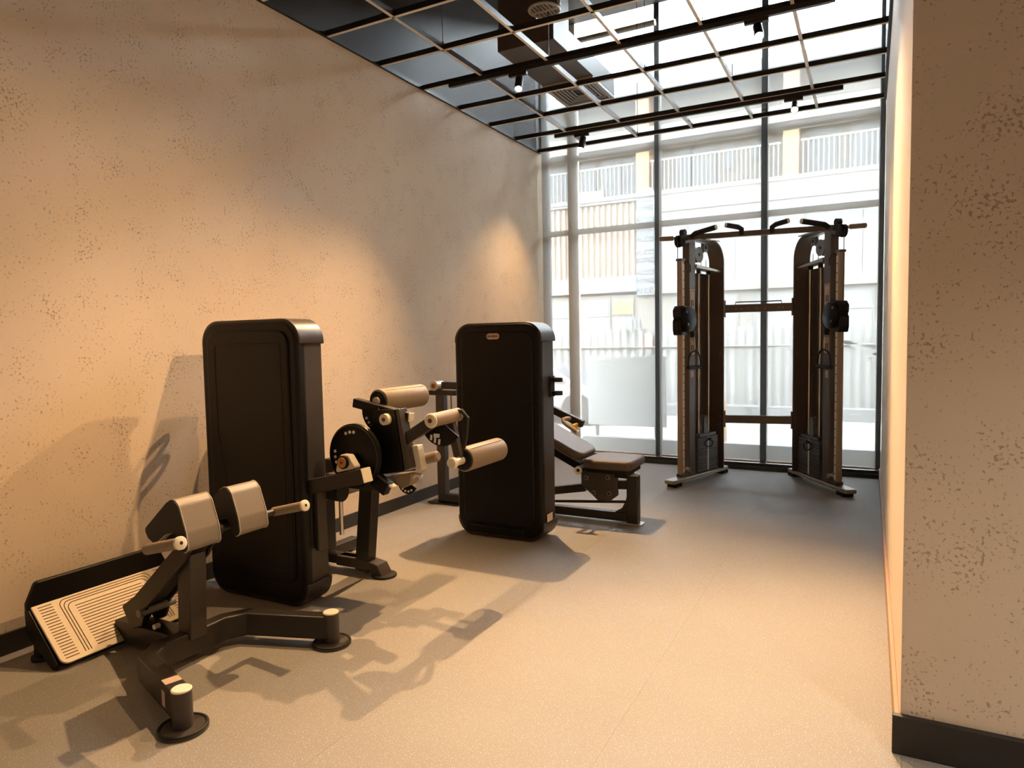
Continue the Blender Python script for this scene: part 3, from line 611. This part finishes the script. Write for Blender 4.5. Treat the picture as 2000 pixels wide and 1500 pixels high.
# tray behind the plate
tr = MB().add([FP(p[0], p[1], -.028) for p in pol]+[FP(p[0], p[1], -.0062) for p in pol], [tuple(range(n)), tuple(range(2*n-1, n-1, -1))]+[(i, (i+1) % n, n+(i+1) % n, n+i) for i in range(n)]).build('plate_tray', 'shell', h, 0.003)
MB().prism(rpoly([(y0-.012, .225), (y1+.012, .225), (y1+.012, .262), (y1-.03, .352), (y0+.03, .352), (y0-.012, .262)], [.01, .01, .02, .02, .02, .02]), .165, .193, 'x').build('heel_rim', 'shell', h, 0.006)
MB().prism(rpoly([(.165, .235), (.195, .235), (.40, .03), (.395, .0), (.36, .0), (.20, .10), (.17, .13)], .01), y0-.012, y0+.0).build('side_cheek', 'shell', h, 0.003)
MB().prism(rpoly([(.165, .235), (.195, .235), (.40, .03), (.395, .0), (.36, .0), (.20, .10), (.17, .13)], .01), y1, y1+.012).build('side_cheek', 'shell', h, 0.003)
for y in (1.66, 2.24):
    lg = MB().box(.18, .235, y-.03, y+.03, .012, .20).build('rear_leg', 'shell', h, 0.005)
    MB().cyl((.205, y, 0), (.205, y, .016), .05, 28).build('rubber_foot', 'rub', lg)
MB().box(.18, .40, YC-.04, YC+.04, .03, .09).build('center_beam', 'black', h, 0.005)

# ================================================================== FUNCTIONAL TRAINER
tr = thing('cable_crossover_station', 'tall dual cable pulley station with pull-up bar standing at the window', 'gym machine', (2.52, 6.95, 0))
def frame_of(A_, B_, sgn):
    A_ = Vector(A_); d_ = (Vector(B_)-A_).normalized(); m_ = Vector((d_.y, -d_.x))*sgn
    return lambda v: (A_.x+d_.x*v[0]+m_.x*v[1], A_.y+d_.y*v[0]+m_.y*v[1], v[2])
FL = frame_of((1.893, 6.332), (2.187, 7.242), 1); FR = frame_of((3.332, 6.532), (2.841, 7.308), -1)
def side_unit(X):
    B_ = lambda: MB(X)
    B_().prism(rrect(-.10, .935, -.055, .055, .02), .035, .072, 'z').build('base_rail', 'silver', tr, 0.008)
    for u in (0.0, .88):
        B_().box(u-.055, u+.055, -.048, .048, 0, .036).build('base_foot', 'rub', tr, 0.004)
    col = B_().box(.20, .315, -.036, .036, .072, 2.335).build('column', 'tcol', tr, 0.006)
    rl = B_().box(.085, .135, -.024, .024, .072, 2.125).build('guide_rail', 'rail', tr, 0.005)
    B_().box(.104, .1345, .0235, .0255, .12, 2.09).build('hole_strip', 'strip', rl)
    hs = B_()
    for k in range(24):
        z = .17+k*.0805; hs.cyl((.119, .0245, z), (.119, .0262, z), .0075, 8)
    ho = hs.build('adjustment_holes', 'hole', rl); ho['kind'] = 'stuff'
    B_().box(.075, .148, -.03, .03, 2.118, 2.14).build('rail_cap', 'tcol', rl, 0.003)
    B_().box(.075, .205, -.03, .03, .074, .105).build('rail_base', 'tcol', rl, 0.003)
    B_().tube([(.14, .0, 2.11), (.19, .03, 2.115), (.215, .043, 2.08), (.22, .043, 2.02)], .006, 8).build('rail_hook', 'cable', rl)
    # weight column
    for u in (.43, .62):
        B_().cyl((u, 0, .075), (u, 0, 2.07), .0115, 14).build('guide_rod', 'chrome', tr)
    for k in range(16):
        z = .085+k*.0212
        B_().box(.335, .72, -.05, .05, z, z+.0185).build('weight_plate', 'stack', tr, 0.002)
    tp = B_().box(.38, .69, -.045, .045, .4245, .456).build('top_plate', 'stack', tr, 0.003)
    B_().box(.515, .537, .0505, .052, .09, .42).build('number_strip', 'strip', tr)
    B_().tube([(.53, .055, .40), (.555, .09, .37), (.50, .10, .33), (.44, .085, .335), (.42, .07, .37), (.47, .06, .385), (.53, .056, .39)], .0065, 8).build('selector_cord', 'rub', tr)
    B_().cyl((.525, .05, .40), (.525, .085, .40), .012, 12).build('selector_pin', 'shell', tr)
    pb = B_().prism(rpoly([(.485, .455), (.565, .455), (.56, .60), (.545, .63), (.505, .63), (.49, .60)], .012), .022, .030).prism(rpoly([(.485, .455), (.565, .455), (.56, .60), (.545, .63), (.505, .63), (.49, .60)], .012), -.030, -.022).build('pulley_bracket', 'pulley', tr, 0.002)
    B_().cyl((.525, -.018, .585), (.525, .018, .585), .05, 28, [(0, .05), (.4, .043), (.6, .043), (1, .05)]).build('pulley_wheel', 'pulley', tr)
    for u in (.478, .572):
        B_().cyl((u, 0, .585), (u, 0, 2.16), .0032, 8).build('cable', 'cable', tr)
    # bent shroud sheet over the weights
    pth = rpoly([(.79, .072), (.79, 2.345), (.315, 2.345)], [0, .21, 0], 10)
    inn = rpoly([(.772, .072), (.772, 2.327), (.315, 2.327)], [0, .195, 0], 10)
    rg = [[(o[0], -.08, o[1]), (o[0], .08, o[1]), (i[0], .08, i[1]), (i[0], -.08, i[1])] for o, i in zip(pth, inn)]
    # the top tongue narrows to a bracket
    sh = B_().rings([[(c[0], c[1]*(1 if c[0] > .60 else .5), c[2]) for c in r_] for r_ in rg]).build('shroud', 'tcol', tr, 0.003)
    for z in (.60, 1.23, 1.95):
        B_().cyl((.768, .045, z), (.7715, .045, z), .008, 10).build('shroud_bolt', 'pulley', sh)
    B_().box(.32, .77, -.045, .045, 2.35, 2.362).build('top_strap', 'silver', tr, 0.003)
    B_().prism(rpoly([(.318, 2.065), (.772, 2.045), (.772, 2.065), (.318, 2.10)], .004), -.05, .05).build('rod_plate', 'silver', tr, 0.003)
    B_().cyl((.43, 0, 2.02), (.43, 0, 2.065), .02, 14).cyl((.62, 0, 2.02), (.62, 0, 2.065), .02, 14).build('rod_bushing', 'rub', tr)
    for u, z, r_ in ((.42, 2.20, .075), (.545, 2.275, .045)):
        w_ = B_().cyl((u, -.016, z), (u, .016, z), r_, 32, [(0, r_), (.4, r_-.008), (.6, r_-.008), (1, r_)]).build('pulley_wheel', 'pulley', tr)
        B_().cyl((u, -.026, z), (u, .026, z), .014, 12).build('axle_bolt', 'cable', w_)
    B_().box(.316, .771, -.078, -.070, .072, 2.035).build('outer_panel', 'tcol', tr, 0.002)
    # top front pulleys
    for w__ in (-.028, .028):
        w_ = B_().cyl((.12, w__-.011, 2.305), (.12, w__+.011, 2.305), .056, 32, [(0, .056), (.4, .048), (.6, .048), (1, .056)]).build('pulley_wheel', 'rub', tr)
    B_().beam((.12, 0, 2.29), (.26, 0, 2.325), .09, .03).build('pulley_bracket', 'tcol', tr, 0.004)
    w_ = B_().cyl((.155, -.022, 2.385), (.155, .022, 2.385), .032, 24).build('pulley_wheel', 'rub', tr)
    B_().cyl((.062, 0, 1.70), (.062, 0, 2.31), .003, 8).build('cable', 'cable', tr)
    # sliding carriage
    ca = B_().prism(rpoly([(.055, 1.425), (.16, 1.43), (.165, 1.58), (.155, 1.70), (.075, 1.70), (.04, 1.66), (.045, 1.60), (.06, 1.585), (.04, 1.56), (.04, 1.47)], .016), -.045, .045).build('carriage', 'shell', tr, 0.006)
    B_().cyl((.16, .046, 1.575), (.16, .075, 1.575), .118, 36, [(0, .112), (.25, .118), (.8, .118), (1, .108)]).build('carriage_cover', 'shell', ca)
    for u, z in ((.095, 1.64), (.12, 1.525)):
        B_().cyl((u, .074, z), (u, .080, z), .012, 14).build('carriage_bolt', 'pulley', ca)
    B_().cyl((.24, -.0, 1.56), (.24, .045, 1.56), .10, 32).build('carriage_pulley', 'rub', ca)
    B_().cyl((.245, .04, 1.47), (.245, .04, 1.405), .024, 16, [(0, .012), (.4, .024), (.8, .024), (1, .016)]).build('cable_stop', 'rub', ca)
    # placards on the column
    for z0, z1, mk_ in ((1.62, 1.86, ((1.70, 1.76),)), (1.24, 1.40, ((1.28, 1.33),))):
        pl = B_().box(.215, .30, .0362, .0375, z0, z1).build('exercise_placard', 'placard', col)
        mb = B_().box(.225, .29, .0376, .0382, z1-.014, z1-.009)
        for a, b in mk_:
            for u in (.232, .262): mb.box(u, u+.016, .0376, .0382, a, b)
        mb.build('placard_print', 'ink', col)
    B_().box(.225, .275, .0362, .0375, 1.02, 1.085).build('rating_label', 'placard', col)
    B_().box(.225, .285, .0362, .0375, 1.10, 1.108).build('label_line', 'strip', col)
    B_().cyl((.15, .03, .15), (.15, .07, .15), .022, 16).build('lock_knob', 'chrome', tr)
    for z in (.575, 1.683):
        for dz in (-.075, .075):
            B_().cyl((.80, .0, z+dz), (.815, .03, z+dz), .012, 10).build('flange_bolt', 'tcol', tr)
for X in (FL, FR): side_unit(X)
def lerp(a, b, t): return Vector(a)*(1-t)+Vector(b)*t
# cross members between the two shrouds
for z in (.575, 1.683):
    a = FL((.79, .08, z)); b = FR((.79, .08, z))
    cm = MB().beam(a, b, .05, .078).build('cross_member', 'tcol', tr, 0.004)
    for q in (a, b):
        MB().beam(lerp(a, b, .0 if q is a else 1.), lerp(a, b, .02 if q is a else .98), .06, .17).build('flange_plate', 'tcol', cm, 0.003)
    if z > 1:
        MB().tube([lerp(a, b, .17)+Vector((0, -.02, .035)), lerp(a, b, .17)+Vector((0, -.02, .062)), lerp(a, b, .84)+Vector((0, -.02, .062)), lerp(a, b, .84)+Vector((0, -.02, .035))], .006, 8).build('storage_rail', 'black', cm)
        for t in (.18, .26, .36, .48, .60, .80, .86):
            c = lerp(a, b, t); MB().cyl(c+Vector((0, -.026, -.005)), c+Vector((0, -.032, -.005)), .009, 10).build('hook_bolt', 'pulley', cm)
# pull-up bar across the columns
a = Vector(FL((.2, 0, 2.345))); b = Vector(FR((.2, 0, 2.345))); dx = (b-a).normalized(); fwd = Vector((dx.y, -dx.x, 0))
MB().beam(a-dx*.03, b+dx*.03, .05, .048).build('pull_up_bar', 'tcol', tr, 0.005)
Lb = (b-a).length
def barpt(s_, f_, z): return a+dx*s_+fwd*f_+Vector((0, 0, z-2.345))
for s0, sg in ((.06, 1), (Lb-.06, -1)):
    gp = MB().tube([barpt(s0, .01, 2.352), barpt(s0+sg*.03, .04, 2.372), barpt(s0+sg*.22, .13, 2.402)], .024, 16).build('pull_up_grip', 'rub', tr)
    MB().cyl(barpt(s0+sg*.22, .13, 2.402), barpt(s0+sg*.226, .133, 2.403), .0225, 14).build('grip_cap', 'cream', gp)
for s0, sg in ((.50, -1), (Lb-.52, 1)):
    gp = MB().tube([barpt(s0, .01, 2.335), barpt(s0-sg*0.0, .03, 2.385), barpt(s0+sg*.03, .05, 2.402), barpt(s0+sg*.13, .11, 2.418)], .023, 16).build('pull_up_grip', 'rub', tr)
    MB().cyl(barpt(s0+sg*.13, .11, 2.418), barpt(s0+sg*.136, .113, 2.419), .0215, 14).build('grip_cap', 'cream', gp)
for s0, s1, X in ((-.02, -.25, FL), (Lb+.02, Lb+.25, FR)):
    MB().cyl(barpt(s0, 0, 2.345), barpt(s0+(s1-s0)*.45, 0.0, 2.345), .014, 14).build('grip_stub', 'chrome', tr)
    MB().cyl(barpt(s0+(s1-s0)*.40, 0, 2.345), barpt(s1, 0.0, 2.347), .022, 20, [(0, .019), (.04, .022), (.93, .022), (1, .013)]).build('outer_grip', 'grip', tr)
# stirrup handles clipped to each cable
for X, lab in ((FL, 'black stirrup cable handle on the column further from the right wall'), (FR, 'black stirrup cable handle on the column nearest the right wall')):
    o = X((.265, .055, 1.10)); t = thing('cable_stirrup', lab, 'stirrup', o, 'stirrup handles hanging on the pulley station')
    c = .265
    MB(X).tube([(c-.11, .055, 1.12), (c-.112, .055, 1.17), (c-.095, .055, 1.225), (c-.055, .055, 1.262), (c, .055, 1.275), (c+.055, .055, 1.262), (c+.095, .055, 1.225), (c+.112, .055, 1.17), (c+.11, .055, 1.12)], .0085, 10).build('strap', 'rub', t)
    MB(X).cyl((c-.118, .055, 1.118), (c+.118, .055, 1.118), .018, 18).build('hand_grip', 'rub', t)
    MB(X).tube([(c, .055, 1.27), (c-.012, .055, 1.30), (c-.012, .05, 1.37), (c, .045, 1.40), (c+.012, .05, 1.37), (c+.012, .055, 1.30)], .0035, 8, True).build('carabiner', 'chrome', t)

# ================================================================== OUTSIDE
gd = box('ground', 'ground', None, -30, 30, YW+0.3, 60, -0.25, -0.12); tag(gd, 'pale street paving outside the window', 'ground', kind='structure')
kb = box('kerb_strip', 'fwhite', None, -12, 14, 13.2, 13.5, -0.12, 0.10); tag(kb, 'pale kerb along the street outside', 'kerb', kind='structure')
YF = 20.0
bl = thing('apartment_building', 'pale apartment building with slatted cladding and balconies seen through the blinds', 'building', (-1.0, YF+2, -0.12))
box('wall', 'fbeige', bl, -14, 14, YF+0.9, YF+6, -0.12, 8.8)
box('lower_wall', 'fbeige', bl, -14, 14, YF+0.12, YF+0.9, -0.12, 2.75)
box('slat_backing', 'fbrown2', bl, -9.2, -2.72, YF+0.10, YF+0.9, 3.30, 5.52)
for k in range(34):
    x = -9.1+k*0.188
    box('cladding_slat', 'fbrown', bl, x, x+0.085, YF+0.06, YF+0.10, 3.30, 5.52)
box('fascia', 'fwhite', bl, -9.2, -2.72, YF-0.03, YF+0.9, 2.82, 3.30)
box('lavender_panel', 'flav', bl, -3.55, -2.76, YF-0.05, YF-0.03, 2.85, 3.27)
box('parapet_cap', 'fwhite', bl, -9.2, -2.72, YF-0.02, YF+0.9, 5.52, 5.60)
box('parapet_box', 'fwhite', bl, -4.75, -3.75, YF, YF+0.3, 5.60, 5.95)
box('parapet_box', 'fwhite', bl, -5.9, -5.5, YF, YF+0.3, 5.60, 5.85)
fs = box('film_strip', 'fpane', bl, -2.72, -2.20, YF-0.02, YF+0.9, 2.70, 5.85)
for k, (tx, z) in enumerate((('ALCO', 5.45), ('BOND', 5.20), ('ALCO', 4.86), ('BOND', 4.60), ('ALCO', 4.28), ('ALCO', 3.90), ('BOND', 3.66), ('ALCO', 3.30), ('BOND', 3.06), ('ALCO', 2.76))):
    text_mesh('film_lettering', tx, 0.21, 'inkgrey', fs, (-2.46, YF-0.024, z), (1, 0, 0), (0, 0, 1))
# right hand bay: white panels and joints
for k, (x0, x1) in enumerate(((-2.2, -1.2), (-1.19, -0.33), (-0.32, 0.12), (0.13, 0.95), (0.96, 1.92), (1.93, 3.3), (3.31, 4.6), (4.61, 6.0), (6.01, 8.0))):
    box('white_panel', 'fwhite', bl, x0, x1, YF, YF+0.9, 2.95, 5.10)
box('panel_band', 'fbeige', bl, -2.2, 14, YF-0.05, YF+0.9, 2.72, 2.95)
box('balcony_slab', 'fgrey', bl, -14, 14, YF-0.05, YF+0.9, 5.60, 5.72)
box('balcony_fascia', 'fbeige', bl, -2.2, 14, YF-0.03, YF+0.9, 5.10, 5.60)
for x in (-2.55, 1.55, 6.2):
    box('orange_column', 'forange', bl, x-0.20, x+0.20, YF+0.05, YF+0.9, 5.72, 8.6)
for x0, x1, nb in ((-9.0, -2.8, 46), (-2.3, 1.3, 30), (1.8, 5.8, 32)):
    rl = box('balcony_rail', 'rails', bl, x0, x1, YF, YF+0.05, 6.58, 6.64)
    mb = MB()
    for k in range(nb): 
        x = x0+(k+.5)*(x1-x0)/nb; mb.box(x-.018, x+.018, YF+.01, YF+.04, 5.72, 6.58)
    o = mb.build('rail_bars', 'rails', bl, smooth=False); o['kind'] = 'stuff'
for x0, x1, z0, z1 in ((-5.95, -5.25, 5.72, 7.0), (-4.75, -4.35, 5.72, 7.0), (-4.1, -3.45, 5.72, 7.0), (-3.4, -2.85, 5.72, 7.0), (-1.75, -1.3, 5.72, 7.05), (-1.25, -.62, 5.72, 7.05), (-.28, -.06, 6.3, 7.05), (.42, .62, 6.5, 7.05), (1.95, 2.6, 5.72, 7.05), (3.0, 4.2, 5.72, 7.05)):
    w_ = box('window', 'fwhite', bl, x0-.05, x1+.05, YF+0.82, YF+0.9, z0-.03, z1+.05); box('pane', 'fpane', w_, x0, x1, YF+0.80, YF+0.82, z0, z1)
box('roof_beam', 'fbeige', bl, -14, 14, YF-0.05, YF+0.9, 7.15, 7.6)
box('roof_edge', 'fwhite', bl, -14, 14, YF-0.1, YF+0.9, 8.6, 8.9)
for x0, x1 in ((-6.2, -4.9), (-4.45, -3.6), (-3.55, -2.85), (-1.6, .2), (.6, 2.2), (2.6, 3.6), (3.9, 6)):
    w_ = box('window', 'fwhite', bl, x0, x1, YF+0.08, YF+0.12, 1.0, 2.62); box('pane', 'fgrey', w_, x0+.06, x1-.06, YF+0.06, YF+0.08, 1.06, 2.02); box('pane', 'fgrey', w_, x0+.06, x1-.06, YF+0.06, YF+0.08, 2.10, 2.56)
box('awning_panel', 'forange', bl, -3.5, -2.85, YF+0.03, YF+0.05, 2.15, 2.55)
fe = thing('construction_fence', 'white corrugated hoarding fence across the street', 'fence', (0, 14, -0.12))
for k in range(74):
    x = -5.6+k*0.17
    MB().prism([(x, 14.0), (x+.05, 13.955), (x+.10, 13.955), (x+.15, 14.0), (x+.17, 14.0), (x+.17, 14.012), (x, 14.012)], -0.12, 1.60, 'z').build('corrugated_rib', 'fence', fe, smooth=False)
MB().cyl((-5.6, 13.93, 1.22), (7.0, 13.93, 1.22), .025, 10).build('fence_rail', 'rails', fe)
no = thing('notice_board', 'white notice board with grey marks above the street fence', 'notice board', (-0.87, 13.83, -0.12))
box('board', 'fwhite', no, -1.08, -.66, 13.80, 13.83, 1.61, 1.82)
mb = MB()
for i in range(3):
    for j in range(3): mb.box(-.90+i*.08, -.86+i*.08, 13.796, 13.80, 1.63+j*.062, 1.67+j*.062)
mb.build('board_print', 'inkgrey', no)
for x in (-1.04, -.70): box('post', 'rails', no, x-.015, x+.015, 13.83, 13.85, -0.12, 1.70)
rs = thing('warning_sign', 'small red warning plate on the street fence', 'sign', (-.57, 13.88, 1.3))
MB().prism(rrect(-.66, -.50, 1.22, 1.50, .02), 13.885, 13.90).build('sign_plate', 'signred', rs)
MB().prism(rrect(-.64, -.52, 1.06, 1.18, .02), 13.885, 13.90).build('sign_plate', 'fwhite', rs)
hb = thing('grey_hoarding', 'plain grey board standing outside behind the blind', 'board', (.40, 9.0, -0.12))
box('board_face', 'boardgrey', hb, -.02, 1.10, 9.0, 9.03, .20, 1.165, bevel=0.004)
for x in (.1, .95): box('board_leg', 'rails', hb, x-.02, x+.02, 9.03, 9.07, -0.12, 1.1)
box('planter_base', 'fwhite', None, -1.2, 4.5, 8.6, 8.75, -0.12, 0.09); tag(bpy.data.objects['planter_base'], 'low pale edging wall outside the window', 'kerb', kind='structure')
cb = thing('traffic_cabinet', 'orange topped pale cabinet outside beside the dark mullion', 'cabinet', (1.62, 9.3, -0.12))
box('cabinet_body', 'fwhite', cb, 1.47, 1.68, 9.3, 9.6, .60, 1.25, bevel=.01)
for k in range(8): box('vent_slat', 'rails', cb, 1.49, 1.66, 9.285, 9.30, .66+k*.07, .69+k*.07)
box('cabinet_plinth', 'forange', cb, 1.60, 1.80, 9.2, 9.5, -0.12, .56, bevel=.01)
ca = thing('parked_car', 'grey parked car half hidden by the grey board', 'car', (-1.6, 12.0, -0.12))
MB().prism(rpoly([(-3.6, .10), (-.6, .10), (-.55, .45), (-.75, .56), (-1.15, .62), (-1.55, .90), (-2.7, .92), (-3.2, .62), (-3.65, .55)], .06), 11.2, 12.7).build('car_body', 'carp', ca, 0.04)
MB().prism(rpoly([(-1.28, .62), (-1.60, .85), (-2.1, .86), (-2.1, .62)], .02), 11.19, 11.21).build('car_window', 'carg', ca)
for x in (-1.1, -3.0):
    for y in (11.15, 12.6): MB().cyl((x, y, .16), (x, y+.18, .16), .28, 28).build('wheel', 'rub', ca)
bmo = thing('street_gantry', 'pale diagonal braced barrier beyond the pulley station', 'barrier', (3.6, 13.0, -0.12))
for p0, p1 in (((1.2, 13.0, 1.10), (5.6, 13.0, 1.48)), ((1.2, 13.0, .92), (5.6, 13.0, 1.02)), ((3.1, 13.0, 1.30), (3.9, 13.0, .95)), ((3.5, 13.0, 1.02), (4.3, 13.0, 1.36))):
    MB().beam(p0, p1, .05, .07).build('barrier_beam', 'fgrey', bmo)
for x in (1.4, 5.4): box('barrier_post', 'fgrey', bmo, x-.04, x+.04, 12.97, 13.03, -0.12, 1.1)
